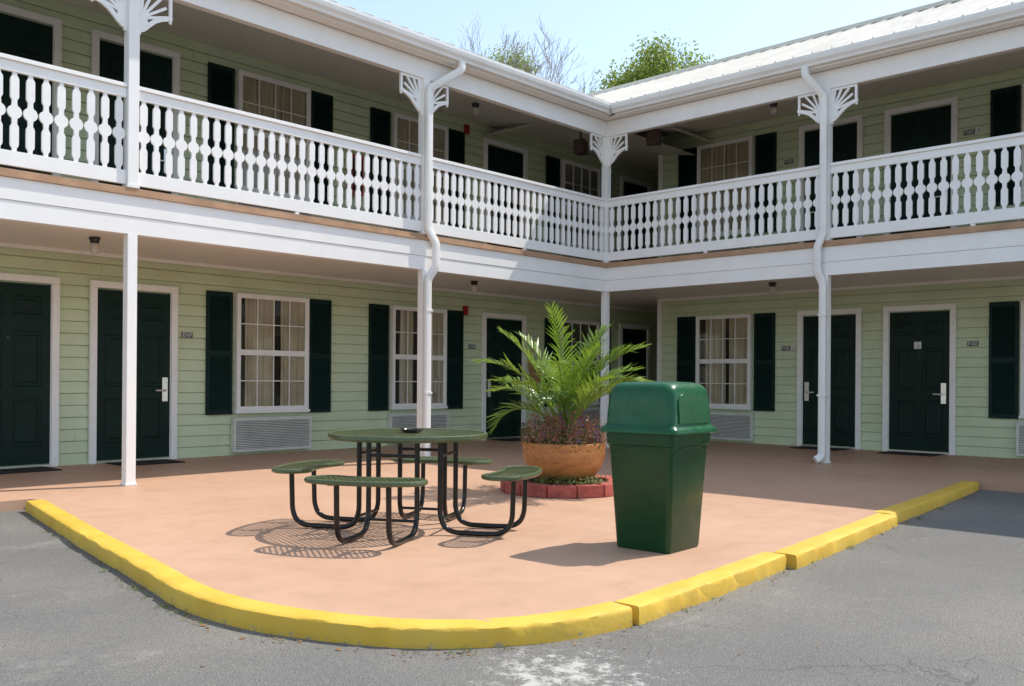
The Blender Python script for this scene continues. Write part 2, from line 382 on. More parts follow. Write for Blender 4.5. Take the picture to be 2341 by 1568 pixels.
def roofplane(eave,u0,u1,left):
    b=MB(); zr=6.085; rd=-5.0
    def pt(d,u,z): return (u,d,z) if left else (d,u,z)
    zt=zr+TR*(eave-rd)
    b.add([pt(eave,u0,zr),pt(eave,u1,zr),pt(rd,u1,zt),pt(rd,u0,zt),pt(rd-5.2,u1,zr-.0),pt(rd-5.2,u0,zr-.0)],[(0,1,2,3),(3,2,4,5)])
    b.add([pt(eave,u0,zr-.03),pt(eave,u1,zr-.03),pt(eave,u1,zr-.001),pt(eave,u0,zr-.001)],[(0,1,2,3)])
    u=u0+.1
    while u<u1:
        h=.035
        b.add([pt(eave,u,zr),pt(eave,u+.04,zr),pt(eave,u+.03,zr+h),pt(eave,u+.01,zr+h),pt(rd,u,zt),pt(rd,u+.04,zt),pt(rd,u+.03,zt+h),pt(rd,u+.01,zt+h)],
              [(0,1,2,3),(0,3,7,4),(3,2,6,7),(2,1,5,6)])
        u+=.30
    b.box(*( (u0,u1,rd-.12,rd+.12) if left else (rd-.12,rd+.12,u0,u1)),zt-.02,zt+.06)
    return b
part('roof',roofplane(.27,-10.2,PL+.2,True).mesh('roof','roof',recalc=False))
part('roof',roofplane(.27,-10.2,QR+.2,False).mesh('roof','roof',recalc=False))
gprof=[(.20,5.915),(.275,5.915),(.285,5.95),(.315,5.99),(.325,6.04),(.325,6.075),(.315,6.075),(.20,6.06)]
def gut(u0,u1,left):
    b=MB(); n=len(gprof); vs=[]
    for u in (u0,u1):
        for d,z in gprof: vs.append((u,d,z) if left else (d,u,z))
    b.add(vs,[(i,(i+1)%n,(i+1)%n+n,i+n) for i in range(n)]+[tuple(range(n)),tuple(range(2*n-1,n-1,-1))])
    if left: b.box(u0,u1,.192,.199,5.885,6.07)
    else: b.box(.192,.199,u0,u1,5.885,6.07)
    return b
part('gutter',gut(.2,PL,True).mesh('gutter','gutter'))
part('gutter',gut(.326,QR,False).mesh('gutter','gutter'))
def post(p,q):
    b=MB(); a=.056
    b.box(p-a,p+a,q-a,q+a,0.012,2.809); b.box(p-a-.012,p+a+.012,q-a-.012,q+a+.012,0.001,.03)
    part('post',b.mesh('post','white',bevel=.004))
    b=MB(); a=.062; b.box(p-a,p+a,q-a,q+a,3.33,5.599); b.box(p-a-.008,p+a+.008,q-a-.008,q+a+.008,3.327,3.37)
    part('post',b.mesh('post','white',bevel=.004))
posts=[(-.03,-.03),(4.34,-.03),(8.69,-.03),(-.03,4.12),(-.03,8.24),(PL-.07,-.03)]
for p,q in posts: post(p,q)
def bracket():
    b=MB(); t=.016
    def seg(x0,z0,x1,z1,w,y=0):
        d=Vector((x1-x0,z1-z0)); n=Vector((-d.y,d.x)).normalized()*w/2
        b.prismY([(x0+n.x,z0+n.y),(x1+n.x,z1+n.y),(x1-n.x,z1-n.y),(x0-n.x,z0-n.y)],-t+y,t+y)
    b.prismY([(0,-.52),(.034,-.52),(.036,-.02),(0,-.02)],-t,t)
    b.prismY([(0,-.034),(.40,-.034),(.40,0),(0,0)],-t-.001,t+.001)
    hub=(.03,-.33)
    for ang,l in ((84,.30),(67,.325),(50,.385),(33,.36),(16,.33)):
        a=R(ang); x1=hub[0]+math.cos(a)*l; z1=hub[1]+math.sin(a)*l
        z1=min(z1,-.02)
        seg(hub[0]+math.cos(a)*.03,hub[1]+math.sin(a)*.03,x1,z1,.032,.0005*ang/20)
    pts=[(.03,-.47),(.08,-.44),(.13,-.385),(.20,-.32),(.28,-.275),(.36,-.25),(.40,-.22)]
    for k,(a,c) in enumerate(zip(pts,pts[1:])): seg(a[0],a[1],c[0],c[1],.05,.002+.0007*k)
    b.prismY([(.02,-.46),(.12,-.38),(.09,-.28),(.02,-.24)],-t-.003,t+.003)
    seg(.383,-.02,.383,-.27,.036,-.002)
    b.lathe([(.0,-.31),(.018,-.30),(.022,-.285),(.012,-.27),(0,-.265)],8,(.385,0,0))
    return b.mesh('bracket','white')
BR=bracket()
def addbr(p,q,dx,dy):
    part('bracket',BR,loc=(p+dx*.062,q+dy*.062,5.598),rz=math.atan2(dy,dx))
addbr(-.03,-.03,1,0); addbr(-.03,-.03,0,1)
for p in (4.34,8.69): addbr(p,-.03,1,0); addbr(p,-.03,-1,0)
for q in (4.12,8.24): addbr(-.03,q,0,1); addbr(-.03,q,0,-1)
addbr(PL-.07,-.03,-1,0)
def arc_pts(pts,r=.06,n=4):
    P=[Vector(p) for p in pts]; out=[P[0]]
    for a,c,d in zip(P,P[1:],P[2:]):
        u=(a-c).normalized(); w=(d-c).normalized(); rr=min(r,(a-c).length*.45,(d-c).length*.45)
        s0=c+u*rr; s1=c+w*rr
        for i in range(n+1):
            t=i/n; out.append(s0*(1-t)**2+c*2*t*(1-t)+s1*t**2)
    out.append(P[-1]); return out
def spout(pts,ref):
    b=MB(); b.tube(arc_pts(pts,.05,4),.050,16,ref=ref,sx=.78,sy=1.08,sq=True)
    return sm(b.mesh('downspout','gutter'),50)
p2=4.34
part('downspout',spout([(p2-.48,.25,5.92),(p2-.48,.25,5.80),(p2+.005,.078,5.44),(p2+.005,.078,3.40),(p2-.12,.115,3.20),(p2-.12,.115,2.86),(p2+.0,.072,2.66),(p2+.0,.072,.10),(p2+.03,.15,.05)],(0,1,0)))
part('downspout',spout([(.25,4.12-.22,5.92),(.25,4.12-.22,5.80),(.078,4.12,5.48),(.078,4.12,3.42),(.115,4.12-.07,3.24),(.115,4.12-.07,2.86),(.072,4.12,2.68),(.072,4.12,.10),(.16,4.12-.06,.05)],(1,0,0)))
for z in (1.0,2.2):
    b=MB(); b.box(p2-.064,p2+.064,.027,.119,z,z+.03); part('downspout_strap',b.mesh('downspout_strap','gutter'))
    b=MB(); b.box(.027,.119,4.12-.064,4.12+.064,z,z+.03); part('downspout_strap',b.mesh('downspout_strap','gutter'))

# ---------------------------------------------------------------- railings
def balmesh():
    H=.81
    prof=[(0,.022),(.03,.022),(.055,.038),(.075,.042),(.25,.042),(.268,.034),(.285,.024)]
    for i in range(13):
        a=-66+ i*(132/12); prof.append((.405+.070*math.sin(R(a)),.070*math.cos(R(a))))
    low=[x for x in prof if x[0]<.3]; circ=[x for x in prof if x[0]>=.3]
    prof=low+[(.322,.026)]+circ+[(.488,.026)]+[(H-z,w) for z,w in reversed(low)]
    prof=sorted(set(prof))
    b=MB(); t=.013
    n=len(prof); vs=[]
    for z,w in prof: vs+=[(-w,-t,z),(w,-t,z),(w,t,z),(-w,t,z)]
    fs=[]
    for i in range(n-1):
        o=i*4
        for j in range(4): fs.append((o+j,o+(j+1)%4,o+4+(j+1)%4,o+4+j))
    fs+= [(3,2,1,0),tuple((n-1)*4+j for j in range(4))]
    b.add(vs,fs); return b.mesh('baluster','white')
BAL=balmesh()
def railing(u0,u1,left,label):
    L=u1-u0; cen=(u0+u1)/2
    loc=(cen,-.03,3.385) if left else (-.03,cen,3.385)
    rz=0 if left else R(-90)
    E=bpy.data.objects.new('balcony_railing',None); COL.objects.link(E); E.location=loc; E.rotation_euler=(0,0,rz)
    E['label']=label; E['category']='railing'; E['group']='white balcony railings along the upper gallery'
    b=MB(); b.box(-L/2,L/2,-.045,.045,1.055,1.10); b.box(-L/2,L/2,-.022,.022,.945,1.054); 
    obj('top_rail',b.mesh('top_rail','white',bevel=.004),parent=E)
    b=MB(); b.box(-L/2,L/2,-.024,.024,-.02,.134); b.box(-.03,.03,-.02,.02,-.055,-.02)
    obj('bottom_rail',b.mesh('bottom_rail','white',bevel=.003),parent=E)
    n=max(1,round(L/.153)); 
    for i in range(n):
        x=-L/2+(i+.5)*L/n
        o=bpy.data.objects.new('baluster',BAL); COL.objects.link(o); o.parent=E; o.location=(x,random.gauss(0,.001),.1345); o.rotation_euler=(0,0,random.gauss(0,.02))
    return E
for a,c,l in ((.035,4.276,'white railing with sawn disc balusters beside the corner post'),(4.404,8.626,'white railing with sawn disc balusters between two bracketed posts'),(8.754,PL-.14,'white railing with sawn disc balusters above dark green doors')):
    railing(a,c,True,l)
for a,c,l in ((.035,4.056,'white shaded railing meeting the corner post'),(4.184,8.176,'white shaded railing before two dark green doors')):
    railing(a,c,False,l)

# ---------------------------------------------------------------- doors, windows
def wplace(wall,u,z): return ((u,QW+.0225,z),0) if wall=='L' else ((PW+.0225,u,z),R(-90))
cache={}
def door(wall,uc,z,w,top,hand,handle=True,label=None):
    loc,rz=wplace(wall,uc,z)
    key=('d',round(w,2),round(top,2))
    if key not in cache:
        hw=w/2; tw=.095; b=MB()
        sl=hw-tw-.012
        b.box(-sl,sl,.0,.018,.04,top-tw-.02)
        H=top-tw-.06; 
        for x0,x1 in ((-sl*.80,-sl*.12),(sl*.12,sl*.80)):
            for z0,z1 in ((.10,.36),(.43,.74),(.83,.935)):
                a0=.04+z0*H; a1=.04+z1*H
                e=.022
                for q in ((x0,x1,a0,a0+e),(x0,x1,a1-e,a1),(x0,x0+e,a0+e,a1-e),(x1-e,x1,a0+e,a1-e)):
                    b.frustum(q[0],q[1],q[2],q[3],.0185,.026,.007)
                b.frustum(x0+.05,x1-.05,a0+.05,a1-.05,.0185,.027,.022)
        me=b.mesh('door','doorgreen')
        b=MB(); b.box(-hw,-hw+tw,0,.055,0,top-tw); b.box(hw-tw,hw,0,.055,0,top-tw); b.box(-hw,hw,0,.057,top-tw+.001,top)
        b.box(-hw+tw,-hw+tw+.01,0,.03,0.03,top-tw); b.box(hw-tw-.01,hw-tw,0,.03,.03,top-tw)
        fr=b.mesh('door_frame','trim',bevel=.003)
        b=MB(); b.box(-hw+tw,hw-tw,.0,.07,.002,.03); th=b.mesh('threshold','metal',bevel=.004)
        cache[key]=(me,fr,th,sl)
    me,fr,th,sl=cache[key]
    D=obj('door',me,parent=B,loc=loc,rz=rz,label=label)
    obj('door_frame',fr,parent=D); obj('threshold',th,parent=D)
    if 'h' not in cache:
        b=MB(); b.box(-.042,.042,.0,.030,-.19,.16); b.tube([(0,.028,-.03),(0,.07,-.03)],.016,10); b.tube([(0,.066,-.03),(.05,.074,-.032),(.16,.066,-.03)],.014,10)
        b.lathe([(0,0),(.02,0),(.018,.01),(0,.012)],12,(0,.03,.08)); cache['h']=b.mesh('handle','metal',bevel=.003)
        b=MB(); b.lathe([(0,-.008),(.01,-.006),(.012,0),(0,.002)],10,(0,.024,1.72)); cache['pe']=b.mesh('peephole','metal')
    obj('peephole',cache['pe'],parent=D)
    if handle:
        hx=sl-.085
        o=obj('handle',cache['h'],parent=D,loc=(hand*hx,.019,1.05))
        o.scale=(-hand,1,1)
    return D
def window(wall,uc,z0,z1,w,seed,gap=True):
    loc,rz=wplace(wall,uc,z0); H=z1-z0; hw=w/2
    key=('w',round(w,2),round(H,2))
    if key not in cache:
        b=MB(); t=.05
        b.box(-hw,-hw+t,0,.085,0,H); b.box(hw-t,hw,0,.085,0,H); b.box(-hw+t,hw-t,0,.086,H-t,H); b.box(-hw-.02,hw+.02,0,.10,-.045,-.001); b.box(-hw+t,hw-t,0,.084,0,t*.8)
        y0,y1=.058,.076
        x0,x1=-hw+t,hw-t; za,zb=t*.8,H-t; zm=(za+zb)/2
        b.box(x0,x1,y0,y1+.006,zm-.022,zm+.022)
        s=.022
        for a,c in ((za,zm-.022),(zm+.022,zb)):
            b.box(x0,x0+s,y0,y1,a,c); b.box(x1-s,x1,y0,y1,a,c); b.box(x0+s,x1-s,y0,y1,a,a+s); b.box(x0+s,x1-s,y0,y1,c-s,c)
            xi0,xi1=x0+s,x1-s
            for k in range(1,4):
                x=xi0+(xi1-xi0)*k/4; b.box(x-.0075,x+.0075,y0+.005,y1-.003,a+s,c-s)
            zz=(a+c)/2
            for k in range(4):
                xa=xi0+(xi1-xi0)*k/4+.008; xb=xi0+(xi1-xi0)*(k+1)/4-.008; b.box(xa,xb,y0+.005,y1-.004,zz-.0075,zz+.0075)
        fr=b.mesh('window','trim')
        b=MB(); b.add([(x0,.0615,za),(x1,.0615,za),(x1,.0615,zb),(x0,.0615,zb)],[(0,1,2,3)]); gl=b.mesh('glass_pane','glass',recalc=False)
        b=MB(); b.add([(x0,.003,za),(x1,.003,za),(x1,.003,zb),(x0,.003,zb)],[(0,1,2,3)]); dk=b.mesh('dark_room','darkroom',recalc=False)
        cache[key]=(fr,gl,dk,x0,x1,za,zb)
    fr,gl,dk,x0,x1,za,zb=cache[key]
    W=obj('window',fr,parent=B,loc=loc,rz=rz); obj('glass_pane',gl,parent=W); obj('room_backing',dk,parent=W)
    rnd=random.Random(seed)
    def cur(xa,xb):
        b=MB(); n=90; vs=[]; rows=8; ph=rnd.random()*6; ph2=rnd.random()*6
        for r in range(rows+1):
            z=za+(zb-za)*r/rows
            for i in range(n+1):
                t=i/n; x=xa+(xb-xa)*t
                y=.031+.017*math.sin(t*(xb-xa)*64+ph+.5*math.sin(r*.7+t*9)+1.2*math.sin(t*7+ph2))+.008*math.sin(t*(xb-xa)*27+ph2)
                vs.append((x+rnd.gauss(0,.0006),y,z))
        fs=[(r*(n+1)+i,r*(n+1)+i+1,(r+1)*(n+1)+i+1,(r+1)*(n+1)+i) for r in range(rows) for i in range(n)]
        b.add(vs,fs); return sm(b.mesh('curtain','curtain',recalc=False),180)
    wdt=x1-x0
    g0=x0+wdt*rnd.uniform(.36,.48); g1=g0+wdt*rnd.uniform(.07,.13) if gap else g0+.01
    obj('curtain',cur(x0,g0),parent=W); obj('curtain',cur(g1,x1-wdt*(rnd.uniform(.04,.14) if gap else 0)),parent=W)
    return W
def shutter(wall,uc,z0,z1,w=.44):
    loc,rz=wplace(wall,uc,z0); H=z1-z0
    key=('s',round(w,2),round(H,2))
    if key not in cache:
        b=MB(); hw=w/2; t=.05
        b.box(-hw,-hw+t,0,.032,0,H); b.box(hw-t,hw,0,.032,0,H); zm=H*.5
        for a,c in ((0,.07),(zm-.04,zm+.04),(H-.07,H)): b.box(-hw+t,hw-t,0,.031,a,c)
        b.box(-hw+t,hw-t,0,.008,.07,H-.07)
        for a,c in ((.07,zm-.04),(zm+.04,H-.07)):
            z=a+.004
            while z<c-.03:
                b.add([(-hw+t,.010,z+.032),(hw-t,.010,z+.032),(hw-t,.028,z),(-hw+t,.028,z),(-hw+t,.010,z),(hw-t,.010,z)],[(0,1,2,3),(3,2,5,4)]); z+=.036
        cache[key]=b.mesh('shutter','shutter',recalc=False)
    part('shutter',cache[key],loc=loc,rz=rz)
def acunit(wall,uc,z0,z1,w):
    loc,rz=wplace(wall,uc,z0); H=z1-z0
    key=('a',round(w,2),round(H,2))
    if key not in cache:
        b=MB(); hw=w/2; D=.10
        b.box(-hw,-hw+.035,0,D,0,H); b.box(hw-.035,hw,0,D,0,H); b.box(-hw+.035,hw-.035,0,D,0,.035); b.box(-hw+.035,hw-.035,0,D,H-.05,H)
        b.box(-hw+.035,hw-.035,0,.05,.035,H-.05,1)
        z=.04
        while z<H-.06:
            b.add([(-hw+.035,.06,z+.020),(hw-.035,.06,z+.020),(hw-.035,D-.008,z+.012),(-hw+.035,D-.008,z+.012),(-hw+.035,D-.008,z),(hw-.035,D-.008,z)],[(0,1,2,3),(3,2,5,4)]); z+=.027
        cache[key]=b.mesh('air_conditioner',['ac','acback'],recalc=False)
    part('air_conditioner',cache[key],loc=loc,rz=rz)
UP=3.36; UTOP=6.04-UP
def wset(wall,u0,u1,seed):
    uc=(u0+u1)/2; w=u1-u0
    window(wall,uc,.70,2.54,w,seed); 
    for s in (-1,1): shutter(wall,uc+s*(w/2+.045+.22),.64,2.545)
    acunit(wall,uc,.05,.59,w+.10)
    window(wall,uc,4.17,6.03,w,seed+50,gap=False)
    for s in (-1,1): shutter(wall,uc+s*(w/2+.045+.22),4.12,6.035)
    acunit(wall,uc,3.50,4.04,w+.10)
wset('L',4.40,5.73,1); wset('L',1.28,2.61,2); wset('L',-3.46,-2.13,3); wset('L',10.3,11.6,9)
wset('R',-.05,1.19,4); wset('R',5.98,7.22,5); wset('R',10.1,11.34,6)
for z,top,l in ((0.,2.555,''),(UP,UTOP,'')):
    door('L',9.02,z,1.28,top,1); door('L',7.33,z,1.28,top,-1); door('L',-.37,z,1.28,top,1); door('L',-4.9,z,1.22,top,-1)
    door('R',2.76,z,1.22,top,1) ; door('R',4.375,z,1.22,top,-1); door('R',8.6,z,1.22,top,-1)

def clight(p,q,z):
    b=MB(); b.lathe([(0,0),(.065,0),(.07,-.02),(.055,-.045),(.05,-.075),(0,-.075)],20)
    L=obj('ceiling_light',sm(b.mesh('ceiling_light','ash')),parent=B,loc=(p,q,z))
    b=MB(); b.lathe([(.045,-.076),(.055,-.09),(.06,-.13),(.05,-.18),(.03,-.20),(0,-.205)],20)
    obj('globe',sm(b.mesh('globe','lampglass')),parent=L)
for p,q in ((8.49,-1.47),(1.89,-1.46)): clight(p,q,2.949); clight(p,q,5.87+(-q-.1)*.1596-.01)
clight(-1.6,2.43,2.949); clight(-1.6,2.43,6.09)
def speaker(p,q,z,rz):
    b=MB(); b.box(-.13,.13,-.1,.1,-.13,.13); b.box(-.11,.11,.1,.112,-.11,.11); b.box(-.015,.015,-.02,.02,.13,.34); b.box(-.05,.05,-.05,.05,.34,.36)
    obj('wall_speaker',b.mesh('wall_speaker','brown',bevel=.006),loc=(p,q,z),rz=rz,label='small brown box speaker hung under gallery ceiling',category='speaker',group='speakers under the gallery ceiling')
speaker(-.3,-.85,5.62,R(20)); speaker(-.75,.5,5.66,R(-60))

# ---------------------------------------------------------------- signs
def textmesh(t,size,ext=.001):
    cu=bpy.data.curves.new('lettering','FONT'); cu.body=t; cu.size=size; cu.extrude=ext; cu.offset=size*.02; cu.align_x='CENTER'; cu.align_y='CENTER'
    o=bpy.data.objects.new('lettering_tmp',cu); COL.objects.link(o); bpy.context.view_layer.update()
    me=bpy.data.meshes.new_from_object(o.evaluated_get(bpy.context.evaluated_depsgraph_get())); bpy.data.objects.remove(o)
    me.materials.clear(); me.materials.append(M['signwhite']); return me
def sign(wall,u,z,t,w=.18,h=.09):
    loc,rz=wplace(wall,u,z)
    b=MB(); b.box(-w/2,w/2,0,.012,-h/2,h/2); 
    o=obj('room_number_sign',b.mesh('room_number_sign','signblack'),loc=loc,rz=rz,label='small black room number plate reading %s on siding'%t,category='sign',group='room number plates')
    x=obj('lettering',textmesh(t,h*.80),parent=o,loc=(0,.0145,-.002)); x.rotation_euler=(R(90),0,R(180))
    b=MB()
    for q in ((-w/2+.003,w/2-.003,-h/2+.003,-h/2+.007),(-w/2+.003,w/2-.003,h/2-.007,h/2-.003),(-w/2+.003,-w/2+.007,-h/2+.007,h/2-.007),(w/2-.007,w/2-.003,-h/2+.007,h/2-.007)):
        b.box(q[0],q[1],.0122,.0132,q[2],q[3])
    obj('sign_border',b.mesh('sign_border','signwhite'),parent=o)
sign('L',6.52,1.85,'E107'); sign('L',.53,1.86,'E105'); sign('L',6.52,5.3,'E207')
sign('R',1.90,1.85,'F103'); sign('R',5.24,1.87,'F102'); sign('R',1.93,5.42,'F203'); sign('R',5.16,5.41,'F202')
def accsign(wall,u,z,y=.0,s=.09):
    loc,rz=wplace(wall,u,z); 
    b=MB(); b.box(-s/2,s/2,y,y+.012,-s/2,s/2); o=obj('accessible_sign',b.mesh('accessible_sign','signwhite'),loc=loc,rz=rz,label='small white wheelchair access sign',category='sign')
    b=MB(); yy=y+.0125
    n=18
    for i in range(n):
        a0=R(-200+i*13); a1=R(-200+(i+1)*13); r=s*.26
        b.tube([(-(.0+r*math.cos(a0)),yy,-.012+r*math.sin(a0)),(-(r*math.cos(a1)),yy,-.012+r*math.sin(a1))],.003,5)
    b.tube([(.0,yy,.03),(.0,yy,-.005),(-.022,yy,-.005),(-.032,yy,-.032)],.004,6); b.lathe([(0,-.001),(.008,0),(0,.003)],10,(0,yy,.036))
    obj('wheelchair_symbol',b.mesh('wheelchair_symbol','signblack'),parent=o)
accsign('R',2.05,1.84); accsign('R',4.36,1.86,.03,.12); accsign('R',5.31,5.43)
for z in (2.58,6.13):
    loc,rz=wplace('L',.74,z-.02)
    b=MB(); b.box(-.055,.055,0,.05,-.09,.09); b.box(-.03,.03,.05,.062,-.02,.045)
    obj('fire_alarm',b.mesh('fire_alarm','red',bevel=.006),loc=loc,rz=rz,label='red fire alarm sounder on green siding',category='fire alarm',group='fire alarms on the siding')
loc,rz=wplace('L',3.47,4.75)
b=MB(); b.box(-.14,.14,0,.14,-.35,.35)
E=obj('extinguisher_cabinet',b.mesh('extinguisher_cabinet','red',bevel=.008),loc=loc,rz=rz,label='red fire extinguisher cabinet on upper gallery wall',category='fire extinguisher')
b=MB(); b.box(-.10,.10,.141,.146,-.28,.28); obj('cabinet_window',b.mesh('cabinet_window','dark'),parent=E)
loc,rz=wplace('L',-1.32,1.42)
b=MB()
for k in range(9):
    z=-.26+k*.05; rr=.10+.012*k
    pts=[(rr*math.cos(R(a)),max(0.0,rr*math.sin(R(a)))*1.0+.01,z) for a in range(0,181,15)]; b.tube(pts,.012,6)
for a in range(0,181,20): b.tube([((.10)*math.cos(R(a)),.10*math.sin(R(a))+.012,-.27),(.2*math.cos(R(a)),.2*math.sin(R(a))+.012,.16)],.008,5)
b.tube([(-.19,.01,.14),(-.12,.01,.38),(0,.01,.46),(.12,.01,.38),(.19,.01,.14)],.014,6)
obj('wall_basket',b.mesh('wall_basket','terra'),loc=loc,rz=rz,label='orange wicker half basket hung on the green wall',category='basket')
for wall,u in (('L',9.02),('L',7.33),('L',-.37),('R',2.76),('R',4.375)):
    b=MB(); b.box(-.45,.45,.12,.68,.002,.014)
    loc,rz=wplace(wall,u,0)
    obj('door_mat',b.mesh('door_mat','mat',bevel=.003),loc=loc,rz=rz,label='black rubber door mat before a dark green door',category='door mat',group='door mats')

# ---------------------------------------------------------------- picnic table
F=Vector((-.7289,-.6846)); Rt=Vector((-.6846,.7289)); CAMP=Vector((13.309,10.188))
tc=CAMP+F*7.50+Rt*(-.834)
TC=(tc.x,tc.y); TH=.783; SH=.50
T=bpy.data.objects.new('picnic_table',None); COL.objects.link(T); T.location=(TC[0],TC[1],0.0)
T['label']='round dark green mesh picnic table with four curved attached benches'; T['category']='picnic table'
def meshplate(b,inside,ext,z,pitch,w,th,rot):
    for k,ang in enumerate((rot+32,rot-32)):
        a=R(ang); d=Vector((math.cos(a),math.sin(a))); n=Vector((-d.y,d.x)); zz=z+k*.0012
        m=int(ext/pitch)+1
        for i in range(-m,m+1):
            o=n*(i*pitch); run=None; st=.006; s=-ext
            while s<=ext+st:
                p=o+d*s; ins=(s<=ext) and inside(p.x,p.y)
                if ins and run is None: run=s
                if (not ins) and run is not None:
                    if s-run>.01:
                        A=o+d*run; C=o+d*(s-st); hn=n*(w/2)
                        b.add([(A.x-hn.x,A.y-hn.y,zz),(C.x-hn.x,C.y-hn.y,zz),(C.x+hn.x,C.y+hn.y,zz),(A.x+hn.x,A.y+hn.y,zz),
                               (A.x-hn.x,A.y-hn.y,zz+th),(C.x-hn.x,C.y-hn.y,zz+th),(C.x+hn.x,C.y+hn.y,zz+th),(A.x+hn.x,A.y+hn.y,zz+th)],
                              [(0,3,2,1),(4,5,6,7),(0,1,5,4),(1,2,6,5),(2,3,7,6),(3,0,4,7)])
                    run=None
                s+=st
RT=.635
ra=math.degrees(math.atan2(F.y,F.x))
b=MB(); meshplate(b,lambda x,y:x*x+y*y<(RT-.012)**2,RT,TH-.008,.042,.013,.002,ra)
b.lathe([(RT-.024,TH-.044),(RT,TH-.044),(RT+.009,TH-.028),(RT+.007,TH-.002),(RT-.004,TH+.004),(RT-.024,TH-.001),(RT-.024,TH-.044)],64)
obj('table_top',b.mesh('table_top','tablegreen',recalc=False),parent=T)
v0=-F*math.cos(R(14))-Rt*math.sin(R(14)); ang0=math.atan2(v0.y,v0.x)
ri,ro=.775,1.07; rc=(ri+ro)/2; hwid=(ro-ri)/2; span=R(19)
def seat_in(x,y,sh=0):
    r=math.hypot(x,y); a=math.atan2(y,x)
    if abs(a)<=span: return ri+sh<r<ro-sh
    s=1 if a>0 else -1; cx,cy=rc*math.cos(s*span),rc*math.sin(s*span)
    return math.hypot(x-cx,y-cy)<hwid-sh
b=MB()
meshplate(b,lambda x,y:seat_in(x+rc,y,.008),.62,SH-.008,.040,.013,.002,0)
out=[]
for i in range(25): a=-span+2*span*i/24; out.append((ro*math.cos(a),ro*math.sin(a)))
for i in range(1,12): a=span+math.pi*i/12; out.append((rc*math.cos(span)+hwid*math.cos(a),rc*math.sin(span)+hwid*math.sin(a)))
for i in range(25): a=span-2*span*i/24; out.append((ri*math.cos(a),ri*math.sin(a)))
for i in range(1,12): a=-span+math.pi+math.pi*i/12; out.append((rc*math.cos(-span)+hwid*math.cos(a),rc*math.sin(-span)+hwid*math.sin(a)))
path=[(x-rc,y,SH-.018) for x,y in out]; path.append(path[0]); 
b.tube(path,.019,8,ref=(0,0,1),cap=False)
SEAT=b.mesh('seat','tablegreen',recalc=False)
def legm():
    b=MB()
    for s in (-1,1):
        y=s*.20
        path=[(.34,y*1.0,TH-.03),(.34,y,.15),(.38,y,.055),(.46,y,.026),(.53,y,.024),(rc-.20,y,.024),(rc-.10,y,.03),(rc-.03,y,.07),(rc,y,.15),(rc+.01,y,SH-.03)]
        b.tube(arc_pts(path,.06,4),.0205,12)
        b.box(rc-.12,rc+.12,y-.02,y+.02,SH-.042,SH-.035)
    b.tube([(.34,-.20,.62),(.34,.20,.62)],.014,8)
    b.tube([(.34,-.20,.12),(.34,.20,.12)],.012,8)
    b.tube([(.34,-.2,TH-.035),(.0,-.0,TH-.035)],.012,6); b.tube([(.34,.2,TH-.035),(.0,.0,TH-.037)],.012,6)
    return sm(b.mesh('leg_frame','blacktube'),60)
LEG=legm()
for k in range(4):
    a=ang0+k*math.pi/2
    obj('seat',SEAT,parent=T,loc=(rc*math.cos(a),rc*math.sin(a),0),rz=a)
    obj('leg_frame',LEG,parent=T,loc=(0,0,0),rz=a)
b=MB(); b.lathe([(0,0),(.06,0),(.085,.010),(.095,.026),(.088,.028),(.076,.014),(.06,.007),(0,.005)],28); 
for i in range(4):
    a=i*math.pi/2+.4; b.box(.08*math.cos(a)-.008,.08*math.cos(a)+.008,.08*math.sin(a)-.008,.08*math.sin(a)+.008,.022,.032)
ta=tc+Rt*.02+F*.05
obj('ashtray',b.mesh('ashtray','ash'),loc=(ta.x,ta.y,TH-.002),label='round black ashtray on the green mesh table',category='ashtray')

# ---------------------------------------------------------------- trash can
C=bpy.data.objects.new('trash_can',None); COL.objects.link(C); C.location=(7.62,6.33,0.002); C.rotation_euler=(0,0,R(3))
C['label']='tall dark green plastic trash can with hooded lid'; C['category']='trash can'
def rsq(h,r,z,n=6,hy=None):
    hy=hy or h; out=[]
    for k,(sx,sy) in enumerate(((1,1),(-1,1),(-1,-1),(1,-1))):
        for i in range(n+1):
            a=R(90*k+90*i/n); out.append((sx*(h-r)+r*math.cos(a),sy*(hy-r)+r*math.sin(a),z))
    return out
def loft(b,rings,mi=0,cap0=True,cap1=True):
    n=len(rings[0]); vs=[v for g in rings for v in g]; fs=[]
    for i in range(len(rings)-1):
        for j in range(n): a=i*n+j; c=i*n+(j+1)%n; fs.append((a,c,c+n,a+n))
    if cap0: fs.append(tuple(range(n-1,-1,-1)))
    if cap1: fs.append(tuple((len(rings)-1)*n+j for j in range(n)))
    b.add(vs,fs,mi)
b=MB()
loft(b,[rsq(.218,.03,0),rsq(.225,.035,.015),rsq(.266,.035,.735),rsq(.268,.035,.75),rsq(.281,.035,.757),rsq(.286,.035,.845),rsq(.27,.035,.85)])
obj('bin_body',sm(b.mesh('bin_body','canbody'),35),parent=C)
b=MB()
for k in range(4):
    m=Matrix.Rotation(R(90*k),4,'Z'); pts=[]
    for i in range(21):
        t=-1+2*i/20; x=t*.238; z=.742-.05*abs(t)**3; y=.225+(.266-.225)*(z-.015)/.72
        pts.append(m@Vector((x,y-.001,z)))
    b.tube(pts,.006,6)
obj('bin_rib',sm(b.mesh('bin_rib','canbody')),parent=C)
b=MB()
loft(b,[rsq(.305,.045,.836),rsq(.318,.05,.842),rsq(.320,.05,.862),rsq(.311,.05,.878),rsq(.294,.05,.892),rsq(.288,.055,.91),rsq(.285,.055,.98),rsq(.279,.06,1.08),rsq(.274,.062,1.125),rsq(.266,.065,1.155),rsq(.252,.07,1.178),rsq(.231,.075,1.195),rsq(.200,.08,1.205),rsq(.10,.06,1.211)])
obj('bin_lid',sm(b.mesh('bin_lid','canlid'),50),parent=C)
